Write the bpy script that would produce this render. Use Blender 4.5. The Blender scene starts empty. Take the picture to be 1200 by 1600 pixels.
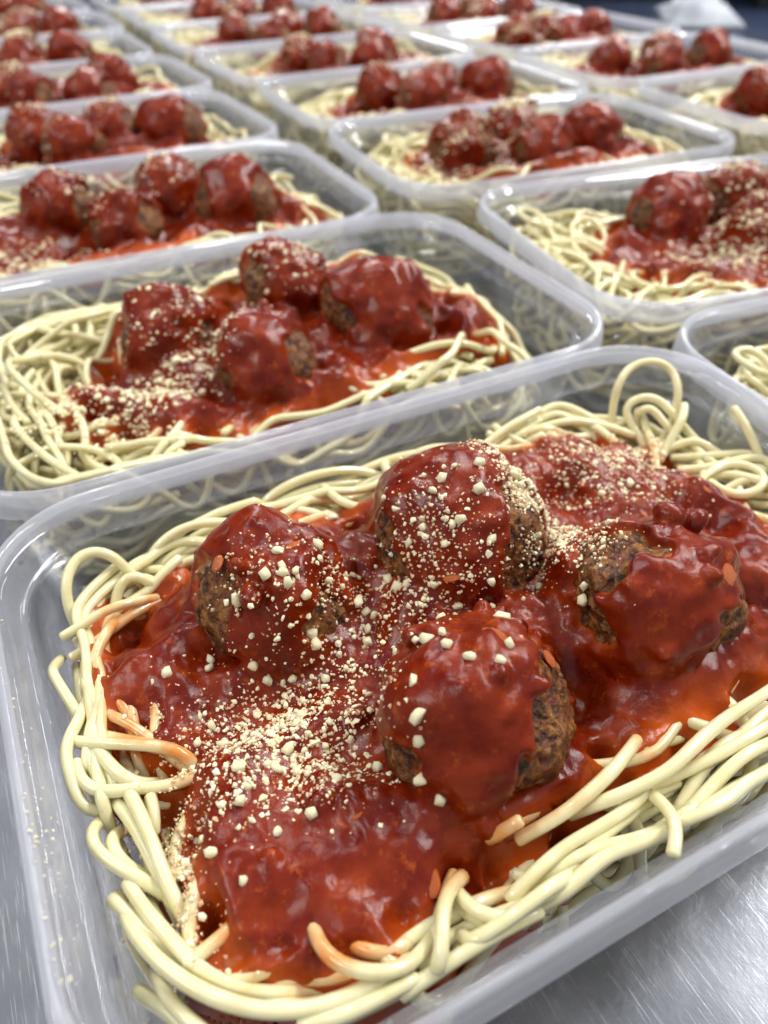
import bpy, bmesh, math, random
import numpy as np
from mathutils import Matrix, Vector

random.seed(7); rng = np.random.default_rng(7)
C = bpy.context.scene.collection
scn = bpy.context.scene
MM = 0.001
H = 48.0                                   # rim height of a tray, mm

# ------------------------------------------------------------------ camera
CAM = np.array([-67.53, -81.11, 99.07 + H])
RIGHT = Vector((0.88877, -0.45833, -0.00407)); DOWN = Vector((-0.29827, -0.57161, -0.76439)); FWD = Vector((0.34801, 0.68058, -0.64474))
cd = bpy.data.cameras.new('camera'); cam = bpy.data.objects.new('camera', cd); C.objects.link(cam)
R3 = Matrix((RIGHT, -DOWN, -FWD)).transposed()
cam.matrix_world = Matrix.Translation(Vector(CAM * MM)) @ R3.to_4x4()
cd.sensor_fit = 'HORIZONTAL'; cd.sensor_width = 36; cd.lens = 36.01
cd.clip_start = 0.005; cd.clip_end = 60
cd.dof.use_dof = True; cd.dof.focus_distance = 0.128; cd.dof.aperture_fstop = 21
scn.camera = cam

# ------------------------------------------------------------------ light: an indoor kitchen with ceiling panels
w = bpy.data.worlds.new('World'); scn.world = w; w.use_nodes = True
bg = w.node_tree.nodes['Background']; bg.inputs[1].default_value = 0.60                      # white kitchen ceiling above, dimmer walls towards the horizon
_n = w.node_tree.nodes; _tc = _n.new('ShaderNodeTexCoord'); _sx = _n.new('ShaderNodeSeparateXYZ'); _cr = _n.new('ShaderNodeValToRGB')
w.node_tree.links.new(_tc.outputs['Generated'], _sx.inputs[0]); w.node_tree.links.new(_sx.outputs['Z'], _cr.inputs[0]); w.node_tree.links.new(_cr.outputs[0], bg.inputs[0])
_cr.color_ramp.elements[0].position = 0.0; _cr.color_ramp.elements[0].color = (0.42, 0.43, 0.45, 1); _cr.color_ramp.elements[1].position = 0.75; _cr.color_ramp.elements[1].color = (0.97, 0.98, 1.0, 1)
def panel(x, y, z, sx, sy, e, col=(1.0, 0.99, 0.96)):
    l = bpy.data.lights.new('ceiling_light', 'AREA'); l.shape = 'RECTANGLE'; l.size = sx; l.size_y = sy; l.energy = e; l.color = col
    o = bpy.data.objects.new('ceiling_light', l); C.objects.link(o); o.location = (x, y, z)
    o['label'] = 'ceiling light'; o['kind'] = 'helper'
    return o
panel(1.5, 0.0, 1.7, 0.22, 1.2, 36)
panel(0.0, 0.9, 1.7, 0.08, 0.8, 6)
panel(1.5, 0.8, 1.7, 0.14, 1.0, 24)
panel(2.5, 2.3, 1.7, 0.22, 1.2, 36)
panel(0.85, 3.0, 1.7, 0.22, 1.2, 34)
panel(-1.5, 0.3, 1.7, 0.22, 1.2, 20)
scn.view_settings.view_transform = 'Standard'; scn.view_settings.look = 'None'; scn.view_settings.exposure = 0.24
scn.render.engine = 'CYCLES'
cy = scn.cycles; cy.transparent_max_bounces = 64; cy.max_bounces = 12; cy.diffuse_bounces = 4; cy.glossy_bounces = 4
cy.transmission_bounces = 8; cy.sample_clamp_indirect = 6; cy.caustics_reflective = False; cy.caustics_refractive = False
cy.use_denoising = True
try: cy.denoiser = 'OPENIMAGEDENOISE'
except Exception: pass

# ------------------------------------------------------------------ materials
def newmat(name):
    m = bpy.data.materials.new(name); m.use_nodes = True; nt = m.node_tree
    for n in list(nt.nodes): nt.nodes.remove(n)
    out = nt.nodes.new('ShaderNodeOutputMaterial')
    return m, nt, out
class NT:
    def __init__(s, nt): s.nt = nt
    def n(s, t, **kw):
        nd = s.nt.nodes.new('ShaderNode' + t)
        ins = kw.pop('i', {})
        for k, v in kw.items(): setattr(nd, k, v)
        for k, v in ins.items():
            if hasattr(v, 'is_linked') or isinstance(v, bpy.types.NodeSocket): s.nt.links.new(v, nd.inputs[k])
            else: nd.inputs[k].default_value = v
        return nd
    def obj(s): return s.n('TexCoord').outputs['Object']
    def noise(s, vec, scale, detail=3, rough=.55, **k):
        return s.n('TexNoise', i={'Vector': vec, 'Scale': scale, 'Detail': detail, 'Roughness': rough, **k}).outputs['Fac']
    def ramp(s, fac, stops):
        r = s.n('ValToRGB', i={'Fac': fac}); cr = r.color_ramp
        while len(cr.elements) > 1: cr.elements.remove(cr.elements[-1])
        cr.elements[0].position = stops[0][0]; cr.elements[0].color = (*stops[0][1], 1)
        for p, c in stops[1:]:
            e = cr.elements.new(p); e.color = (*c, 1)
        return r.outputs['Color']
    def rng(s, v, a, b, c, d): return s.n('MapRange', i={'Value': v, 'From Min': a, 'From Max': b, 'To Min': c, 'To Max': d}).outputs['Result']
    def mix(s, f, a, b):
        m = s.n('Mix', data_type='RGBA')
        for k, v in ((0, f), (6, a), (7, b)):
            if isinstance(v, bpy.types.NodeSocket): s.nt.links.new(v, m.inputs[k])
            else: m.inputs[k].default_value = v if k == 0 else (*v, 1)
        return m.outputs[2]
    def math(s, op, a, b=0.0):
        m = s.n('Math', operation=op)
        for k, v in ((0, a), (1, b)):
            if isinstance(v, bpy.types.NodeSocket): s.nt.links.new(v, m.inputs[k])
            else: m.inputs[k].default_value = v
        return m.outputs[0]
    def bump(s, h, dist, strength=1.0, normal=None):
        i = {'Height': h, 'Distance': dist, 'Strength': strength}
        if normal is not None: i['Normal'] = normal
        return s.n('Bump', i=i).outputs['Normal']
    def attr(s, name): return s.n('Attribute', attribute_name=name).outputs['Fac']

def mat_pasta():
    m, nt, out = newmat('cooked_pasta'); N = NT(nt); o = N.obj()
    st = N.attr('stain')
    n1 = N.noise(o, 260, 3)
    base = N.mix(N.rng(n1, .35, .7, 0, 1), (0.70, 0.64, 0.36), (0.77, 0.72, 0.46))
    col = N.mix(N.math('MULTIPLY', st, N.rng(N.noise(o, 190, 3), .35, .65, .35, 1.0)), base, (0.66, 0.25, 0.045))
    b = N.bump(N.noise(o, 500, 3), 0.00006, 0.5); b = N.bump(N.noise(o, 1800, 3), 0.000018, 0.7, b)
    p = N.n('BsdfPrincipled', i={'Base Color': col, 'Roughness': 0.24, 'Normal': b, 'Subsurface Weight': 0.5,
            'Subsurface Radius': (1.0, 0.75, 0.35), 'Subsurface Scale': 0.0014, 'IOR': 1.42, 'Coat Weight': 0.6, 'Coat Roughness': 0.07})
    nt.links.new(p.outputs[0], out.inputs[0]); return m
def mat_sauce():
    m, nt, out = newmat('tomato_sauce'); N = NT(nt); o = N.obj()
    th = N.attr('thin')
    n1 = N.noise(o, 130, 4, .6); n2 = N.noise(o, 420, 4, .65); n3 = N.noise(o, 1300, 4, .7)
    base = N.mix(N.rng(n1, .38, .66, 0, 1), (0.115, 0.0045, 0.0006), (0.225, 0.023, 0.0024))
    base = N.mix(N.rng(n2, .57, .72, 0, .6), base, (0.42, 0.080, 0.007))
    col = N.mix(th, base, (0.47, 0.080, 0.007))
    b1 = N.bump(n2, 0.00015, 0.9)
    b = N.bump(n3, 0.00006, 1.0, b1)
    p = N.n('BsdfPrincipled', i={'Base Color': col, 'Roughness': N.rng(n1, .35, .65, .13, .25), 'Normal': b, 'Subsurface Weight': 0.08,
            'Subsurface Radius': (1.0, 0.18, 0.06), 'Subsurface Scale': 0.0011, 'IOR': 1.36, 'Specular IOR Level': 0.45})
    nt.links.new(p.outputs[0], out.inputs[0]); return m
def mat_meat():
    m, nt, out = newmat('browned_meatball_crust'); N = NT(nt); o = N.obj()
    n1 = N.noise(o, 420, 5, .75)
    v = N.n('TexVoronoi', i={'Vector': N.n('VectorMath', operation='ADD', i={0: o, 1: N.n('VectorMath', operation='SCALE', i={0: N.n('TexNoise', i={'Vector': o, 'Scale': 350.0, 'Detail': 3.0}).outputs['Color'], 'Scale': 0.003}).outputs[0]}).outputs[0], 'Scale': 560.0, 'Randomness': 1.0})
    col = N.ramp(n1, [(.36, (0.012, 0.005, 0.003)), (.45, (0.075, 0.020, 0.004)), (.54, (0.20, 0.064, 0.011)), (.66, (0.35, 0.15, 0.028)), (.77, (0.46, 0.26, 0.075))])
    dark = N.rng(N.attr('pit'), 0.0, 1.0, 0.0, 0.9)
    col = N.mix(dark, col, (0.010, 0.006, 0.006))
    flick = N.rng(N.n('SeparateColor', i={0: v.outputs['Color']}).outputs[0], .86, .95, 0, .7)
    col = N.mix(flick, col, (0.34, 0.18, 0.06))
    flick2 = N.rng(N.n('SeparateColor', i={0: v.outputs['Color']}).outputs[1], .88, .95, 0, .6)
    col = N.mix(flick2, col, (0.15, 0.02, 0.012))
    hgt = N.math('ADD', N.math('MULTIPLY', v.outputs['Distance'], 0.7), n1)
    b = N.bump(hgt, 0.0009, 1.0)
    b = N.bump(N.noise(o, 2200, 3), 0.00008, 0.6, b)
    p = N.n('BsdfPrincipled', i={'Base Color': col, 'Roughness': 0.40, 'Normal': b, 'IOR': 1.45, 'Specular IOR Level': 0.45})
    nt.links.new(p.outputs[0], out.inputs[0]); return m
def mat_crumb(name, c1, c2):
    m, nt, out = newmat(name); N = NT(nt); o = N.obj()
    col = N.mix(N.rng(N.noise(o, 500, 2), .35, .65, 0, 1), c1, c2)
    b = N.bump(N.noise(o, 2500, 3), 0.00012, 0.8)
    p = N.n('BsdfPrincipled', i={'Base Color': col, 'Roughness': 0.55, 'Normal': b, 'Subsurface Weight': 0.35, 'Subsurface Radius': (1, .8, .5), 'Subsurface Scale': 0.0007})
    nt.links.new(p.outputs[0], out.inputs[0]); return m
def mat_onion():
    m, nt, out = newmat('soft_onion'); N = NT(nt); o = N.obj()
    col = N.mix(N.rng(N.noise(o, 300, 3), .35, .65, 0, 1), (0.36, 0.050, 0.007), (0.52, 0.14, 0.02))
    p = N.n('BsdfPrincipled', i={'Base Color': col, 'Roughness': 0.22, 'Subsurface Weight': 0.5, 'Subsurface Radius': (1, .4, .12), 'Subsurface Scale': 0.0015,
            'Normal': N.bump(N.noise(o, 900, 3), 0.0002, .6)})
    nt.links.new(p.outputs[0], out.inputs[0]); return m
def mat_plastic(name, milk, milk_graze, rough):
    m, nt, out = newmat(name); N = NT(nt); o = N.obj()
    sm = N.noise(o, 45, 3)
    fac = N.n('LayerWeight', i={'Blend': 0.5}).outputs['Facing']
    f = N.math('ADD', N.math('ADD', N.math('MULTIPLY', N.math('POWER', fac, 2.5), milk_graze), milk), N.rng(sm, .35, .7, -0.01, 0.02))
    tr = N.n('BsdfTransparent', i={'Color': (0.985, 0.988, 0.992, 1)})
    di = N.n('BsdfDiffuse', i={'Color': (0.88, 0.90, 1.0, 1)}); tl = N.n('BsdfTranslucent', i={'Color': (0.88, 0.90, 1.0, 1)})
    dm = N.n('MixShader', i={0: 0.45, 1: di.outputs[0], 2: tl.outputs[0]})
    mm = N.n('MixShader', i={0: f, 1: tr.outputs[0], 2: dm.outputs[0]})
    nb = N.bump(N.noise(o, 120, 2), 0.00012, 0.25)
    gl = N.n('BsdfGlossy', i={'Color': (1, 1, 1, 1), 'Roughness': rough, 'Normal': nb})
    fr = N.math('ADD', N.math('MULTIPLY', N.math('POWER', fac, 4.5), 0.55), 0.035)
    ms = N.n('MixShader', i={0: fr, 1: mm.outputs[0], 2: gl.outputs[0]})
    nt.links.new(ms.outputs[0], out.inputs[0]); return m
def mat_steel():
    m, nt, out = newmat('scratched_steel'); N = NT(nt); o = N.obj()
    blot = N.noise(o, 14, 5, .6); fine = N.noise(o, 260, 4, .7)
    def scratch(angle, sx, sy, seed, lo, hi):
        mp = N.n('Mapping', i={'Vector': o, 'Rotation': (0, 0, math.radians(angle)), 'Location': (seed, seed * .7, 0), 'Scale': (sx, sy, 1)})
        return N.rng(N.n('TexNoise', i={'Vector': mp.outputs[0], 'Scale': 1.0, 'Detail': 2.0, 'Distortion': 0.15}).outputs['Fac'], lo, hi, 0, 1)
    sc = None
    for a, sx, sy, sd, lo, hi in ((20, 1500, 45, 1.3, .66, .72), (65, 2700, 60, 4.1, .67, .73), (-35, 1900, 38, 7.7, .68, .73), (100, 2500, 70, 2.2, .66, .72), (5, 3200, 90, 9.2, .65, .71), (-70, 2600, 50, 12.2, .67, .72), (42, 2400, 45, 15.2, .66, .72), (80, 3000, 120, 18.2, .66, .72)):
        s = scratch(a, sx, sy, sd, lo, hi); sc = s if sc is None else N.math('MAXIMUM', sc, s)
    col = N.mix(N.rng(blot, .3, .7, 0, 1), (0.27, 0.28, 0.31), (0.42, 0.43, 0.47))
    col = N.mix(N.math('MULTIPLY', sc, .20), col, (0.92, 0.93, 0.95))
    rough = N.math('ADD', N.rng(blot, .3, .7, 0.15, .27), N.math('MULTIPLY', sc, .06))
    mp = N.n('Mapping', i={'Vector': o, 'Rotation': (0, 0, math.radians(28)), 'Scale': (2600, 40, 1)})
    grain = N.n('TexNoise', i={'Vector': mp.outputs[0], 'Scale': 1.0, 'Detail': 3.0}).outputs['Fac']
    b = N.bump(fine, 0.00006, 0.8); b = N.bump(grain, 0.000012, 0.6, b)
    p = N.n('BsdfPrincipled', i={'Base Color': col, 'Metallic': 1.0, 'Roughness': rough, 'Normal': b})
    nt.links.new(p.outputs[0], out.inputs[0]); return m
def mat_plain(name, col, rough=.5, metal=0.0):
    m, nt, out = newmat(name); N = NT(nt); o = N.obj()
    c = N.mix(N.rng(N.noise(o, 20, 4), .3, .7, 0, 1), tuple(x * .8 for x in col), tuple(min(1, x * 1.2) for x in col))
    p = N.n('BsdfPrincipled', i={'Base Color': c, 'Roughness': rough, 'Metallic': metal, 'Normal': N.bump(N.noise(o, 300, 3), .0002, .4)})
    nt.links.new(p.outputs[0], out.inputs[0]); return m
PASTA = mat_pasta(); SAUCE = mat_sauce(); MEAT = mat_meat(); ONION = mat_onion()
CRUMB = mat_crumb('cream_crumb', (0.88, 0.77, 0.46), (0.95, 0.88, 0.64)); DUST = mat_crumb('fine_crumb', (0.66, 0.36, 0.20), (0.84, 0.66, 0.42))
RIMP = mat_plastic('clear_plastic_rim', 0.30, 0.35, 0.06); WALLP = mat_plastic('clear_plastic_wall', 0.018, 0.07, 0.12)
COLP = mat_plastic('clear_plastic_collar', 0.085, 0.16, 0.08)
STEEL = mat_steel()

# ------------------------------------------------------------------ numpy helpers
_T = rng.random((32, 32, 32)) * 2 - 1
def vn(p, scale, seed=0):
    """value noise in [-1, 1] at points p (...,3) in mm, feature size = scale mm"""
    q = p / scale + seed * 7.31
    f = np.floor(q); i = f.astype(int); t = q - f; t = t * t * t * (t * (t * 6 - 15) + 10)
    r = 0
    for dx in (0, 1):
        for dy in (0, 1):
            for dz in (0, 1):
                wgt = (t[..., 0] if dx else 1 - t[..., 0]) * (t[..., 1] if dy else 1 - t[..., 1]) * (t[..., 2] if dz else 1 - t[..., 2])
                r = r + wgt * _T[(i[..., 0] + dx) & 31, (i[..., 1] + dy) & 31, (i[..., 2] + dz) & 31]
    return r
def sstep(a, b, x): t = np.clip((x - a) / (b - a), 0, 1); return t * t * (3 - 2 * t)
def smin(a, b, k): h = np.clip(.5 + .5 * (b - a) / k, 0, 1); return b * (1 - h) + a * h - k * h * (1 - h)
def poly_sdf(P, poly):
    """signed distance (negative inside) of points P (n,2) to a closed polygon"""
    poly = np.array(poly, float); d = np.full(len(P), 1e9); ins = np.zeros(len(P), bool)
    for k in range(len(poly)):
        a, b = poly[k - 1], poly[k]; e = b - a; wv = P - a
        t = np.clip(wv @ e / (e @ e), 0, 1); dd = wv - t[:, None] * e; d = np.minimum(d, (dd ** 2).sum(1))
        c1 = (P[:, 1] >= a[1]) != (P[:, 1] >= b[1])
        with np.errstate(divide='ignore', invalid='ignore'):
            xi = a[0] + (P[:, 1] - a[1]) / (b[1] - a[1] + 1e-12) * e[0]
        ins ^= c1 & (P[:, 0] < xi)
    return np.where(ins, -1, 1) * np.sqrt(d)
def rrect(p, hx, hy, r):
    q = np.abs(p) - np.array([hx - r, hy - r]); return np.hypot(np.maximum(q[..., 0], 0), np.maximum(q[..., 1], 0)) + np.minimum(np.maximum(q[..., 0], q[..., 1]), 0) - r
def blur(A, s):
    n = int(3 * s) + 1; k = np.exp(-.5 * (np.arange(-n, n + 1) / s) ** 2); k /= k.sum()
    A = np.apply_along_axis(lambda v: np.convolve(np.pad(v, n, 'edge'), k, 'valid'), 0, A)
    return np.apply_along_axis(lambda v: np.convolve(np.pad(v, n, 'edge'), k, 'valid'), 1, A)
def catmull(P, step=1.2):
    P = np.array(P, float); Q = np.vstack([2 * P[0] - P[1], P, 2 * P[-1] - P[-2]]); out = []
    for k in range(1, len(Q) - 2):
        n = max(2, int(np.linalg.norm(Q[k + 1] - Q[k]) / step)); t = np.linspace(0, 1, n, endpoint=False)[:, None]
        a, b, c, d = Q[k - 1], Q[k], Q[k + 1], Q[k + 2]
        out.append(.5 * ((2 * b) + (-a + c) * t + (2 * a - 5 * b + 4 * c - d) * t ** 2 + (-a + 3 * b - 3 * c + d) * t ** 3))
    out.append(P[-1:]); return np.vstack(out)
def tube(path, r, sides):
    """verts, quads of a round-ended tube"""
    P = np.asarray(path); n = len(P)
    T = np.gradient(P, axis=0); T /= np.linalg.norm(T, axis=1)[:, None] + 1e-9
    up = np.array([0, 0, 1.0]); S = np.cross(T, up); L = np.linalg.norm(S, axis=1)
    for k in range(n):
        if L[k] < .25: S[k] = S[k - 1] if k else np.array([1., 0, 0])
    S -= (S * T).sum(1)[:, None] * T; S /= np.linalg.norm(S, axis=1)[:, None] + 1e-9
    U = np.cross(S, T); a = np.arange(sides) * 2 * np.pi / sides
    rad = np.full(n, r) * (1 + .045 * np.sin(np.arange(n) * .33 + P[0, 0]) + .03 * np.sin(np.arange(n) * .11 + P[0, 1]))
    P = np.vstack([P[0] - T[0] * r * .35, P, P[-1] + T[-1] * r * .35]); S = np.vstack([S[0], S, S[-1]]); U = np.vstack([U[0], U, U[-1]]); rad = np.r_[r * .72, rad, r * .72]
    V = P[:, None] + rad[:, None, None] * (np.cos(a)[None, :, None] * S[:, None] + np.sin(a)[None, :, None] * U[:, None])
    V = V.reshape(-1, 3); m = n + 2; F = []
    for i in range(m - 1):
        b0 = i * sides; b1 = b0 + sides
        F += [(b0 + j, b0 + (j + 1) % sides, b1 + (j + 1) % sides, b1 + j) for j in range(sides)]
    F.append(tuple(range(sides - 1, -1, -1))); F.append(tuple(range((m - 1) * sides, m * sides)))
    return V, F
def mesh(name, V, F, mat, smooth=True, attrs=None, normals=None):
    me = bpy.data.meshes.new(name); me.from_pydata((np.asarray(V) * MM).tolist(), [], [tuple(map(int, f)) for f in F] if not isinstance(F, np.ndarray) else F.tolist())
    me.materials.append(mat)
    me.polygons.foreach_set('use_smooth', [smooth] * len(me.polygons))
    for k, v in (attrs or {}).items():
        a = me.attributes.new(k, 'FLOAT', 'POINT'); a.data.foreach_set('value', np.asarray(v, np.float32))
    me.update()
    if normals is not None: me.normals_split_custom_set_from_vertices([tuple(x) for x in normals])
    return me
def ob(name, me, parent=None):
    o = bpy.data.objects.new(name, me); C.objects.link(o); o.parent = parent; return o
def tag(o, label=None, cat=None, group=None, kind=None):
    for k, v in (('label', label), ('category', cat), ('group', group), ('kind', kind)):
        if v: o[k] = v
    return o
def surface_nets(F, org, h):
    s = F < 0; c = s[:-1, :-1, :-1].astype(np.int8) * 0; nx, ny, nz = F.shape
    cor = [(i, j, k) for i in (0, 1) for j in (0, 1) for k in (0, 1)]
    for i, j, k in cor: c += s[i:nx - 1 + i, j:ny - 1 + j, k:nz - 1 + k]
    idx = np.argwhere((c > 0) & (c < 8)); val = np.stack([F[idx[:, 0] + i, idx[:, 1] + j, idx[:, 2] + k] for i, j, k in cor], 1)
    acc = np.zeros((len(idx), 3)); cnt = np.zeros(len(idx)); ca = np.array(cor, float)
    for a in range(8):
        for b in range(a + 1, 8):
            if abs(ca[a] - ca[b]).sum() != 1: continue
            x = (val[:, a] < 0) != (val[:, b] < 0); t = np.where(x, val[:, a] / (val[:, a] - val[:, b] + 1e-12), 0)
            acc += np.where(x[:, None], ca[a] + (ca[b] - ca[a]) * t[:, None], 0); cnt += x
    V = (idx + acc / cnt[:, None]) * h + org
    im = np.full((nx - 1, ny - 1, nz - 1), -1, np.int64); im[tuple(idx.T)] = np.arange(len(idx)); Q = []
    for ax in range(3):
        u, v = [(1, 2), (2, 0), (0, 1)][ax]
        sl0 = [slice(None)] * 3; sl1 = [slice(None)] * 3; sl0[ax] = slice(0, -1); sl1[ax] = slice(1, None)
        e = np.argwhere(s[tuple(sl0)] != s[tuple(sl1)]); e = e[(e[:, u] > 0) & (e[:, v] > 0) & (e[:, u] < F.shape[u] - 1) & (e[:, v] < F.shape[v] - 1)]
        du = np.zeros(3, int); du[u] = 1; dv = np.zeros(3, int); dv[v] = 1
        q = np.stack([im[tuple((e - du - dv).T)], im[tuple((e - dv).T)], im[tuple(e.T)], im[tuple((e - du).T)]], 1)
        flip = ~s[tuple(e.T)]; q[flip] = q[flip][:, ::-1]; Q.append(q)
    Q = np.vstack(Q); return V, Q[(Q >= 0).all(1)]

# ------------------------------------------------------------------ pasta: strands laid one after another on what lies below
STR = 1.04                                  # strand radius, mm
FX, FY = 80.3, 50.6                         # half size of the pile
class Pile:
    def __init__(s): s.x0, s.y0 = -90, -60; s.h = np.full((181, 121), 1.5)
    def ij(s, P): return np.clip(np.round(P[:, 0] - s.x0).astype(int), 1, 179), np.clip(np.round(P[:, 1] - s.y0).astype(int), 1, 119)
    def rest(s, P, stiff):
        i, j = s.ij(P); h = np.maximum.reduce([s.h[i, j], s.h[i + 1, j], s.h[i - 1, j], s.h[i, j + 1], s.h[i, j - 1]]); z = h.copy()
        for _ in range(stiff):
            zp = np.pad(z, 3, 'edge'); z = np.maximum(h, (zp[:-6] + zp[1:-5] + zp[2:-4] + zp[3:-3] + zp[4:-2] + zp[5:-1] + zp[6:]) / 7)
        zp = np.pad(z, 2, 'edge'); z = (zp[:-4] + zp[1:-3] + zp[2:-2] + zp[3:-1] + zp[4:]) / 5
        return z + STR
    def add(s, P):
        i, j = s.ij(P)
        for a in (-1, 0, 1):
            for b in (-1, 0, 1): np.maximum.at(s.h, (i + a, j + b), P[:, 2] + STR * (.75 if a == b == 0 else .15))
def wander(r, length, mode):
    """plan view of one cooked strand"""
    n = int(length); P = np.zeros((n, 2)); off = r.uniform(2, 20) if mode == 'ring' else 0
    t = r.uniform(0, 2 * np.pi); p = np.array([np.cos(t) * (FX - off), np.sin(t) * (FY - off)]) if mode == 'ring' else np.array([r.uniform(-60, 60), r.uniform(-34, 34)])
    sgn = r.choice([-1, 1]); th = r.uniform(0, 6.28); kap = 0; curl = 0; ck = 0
    if mode == 'ring': th = np.arctan2(sgn * np.cos(t) * FY, -sgn * np.sin(t) * FX)
    for k in range(n):
        d = rrect(p, FX, FY, 30); e = .5
        g = np.array([rrect(p + [e, 0], FX, FY, 30) - d, rrect(p + [0, e], FX, FY, 30) - d]) / e
        kap = kap * .93 + r.normal() * .016
        if curl <= 0 and r.random() < .012: curl = r.integers(12, 34); ck = r.choice([-1, 1]) / r.uniform(6, 13)
        K = kap + (ck if curl > 0 else 0); curl -= 1
        if mode == 'ring':
            tang = np.array([-g[1], g[0]]) * sgn; want = tang + g * np.clip((-off - d) * .12, -1.2, 1.2)
            dth = (np.arctan2(want[1], want[0]) - th + np.pi) % (2 * np.pi) - np.pi; K += np.clip(dth * .12, -.10, .10) * (0.25 if curl > 0 else 1)
        if d > -5:
            hd = np.array([np.cos(th), np.sin(th)])
            if hd @ g > -.1:
                side = 1 if hd[0] * g[1] - hd[1] * g[0] < 0 else -1; K += side * min(.3, .05 + (d + 5) * .05)
        th += np.clip(K, -.26, .26); p = p + np.array([np.cos(th), np.sin(th)])
        dd = rrect(p, FX + 1, FY + 1, 30)
        if dd > 0: p = p - g * dd / (g @ g + 1e-9)
        P[k] = p
    for _ in range(2): P[1:-1] = (P[:-2] + P[1:-1] * 2 + P[2:]) / 4
    return P
def pile_of_pasta(seed, top, n_ring, n_top, n_loop):
    r = np.random.default_rng(seed); pile = Pile(); X, Y = np.meshgrid(np.arange(-90, 91), np.arange(-60, 61), indexing='ij')
    d = rrect(np.stack([X, Y], -1).astype(float), FX, FY, 30)
    pile.h = np.maximum(pile.h, (top - 9) * sstep(-12, -24, d)); strands = []
    for k in range(n_ring):
        P = wander(r, r.uniform(70, 190), 'ring'); z = pile.rest(P, 6)
        if np.percentile(z, 70) > top - 2: continue
        P = np.c_[P, np.minimum(z, top + 3)]; pile.add(P); strands.append(P)
    for k in range(n_top):
        P = wander(r, r.uniform(60, 170), 'ring' if r.random() < .6 else 'any'); z = pile.rest(P, 8)
        if np.mean(z) > top + 1.5: continue
        P = np.c_[P, np.minimum(z, top + 3.5)]; pile.add(P); strands.append(P)
    for k in range(n_loop):                  # strands that arch clear of the pile
        P = wander(r, r.uniform(35, 60), 'ring'); z = pile.rest(P, 8); s = np.linspace(0, 1, len(P))
        z = z + np.sin(np.pi * s) ** 1.3 * r.uniform(3, 7) - 2; P = np.c_[P, np.minimum(z, top + 9)]; pile.add(P); strands.append(P)
    return strands, pile

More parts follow.
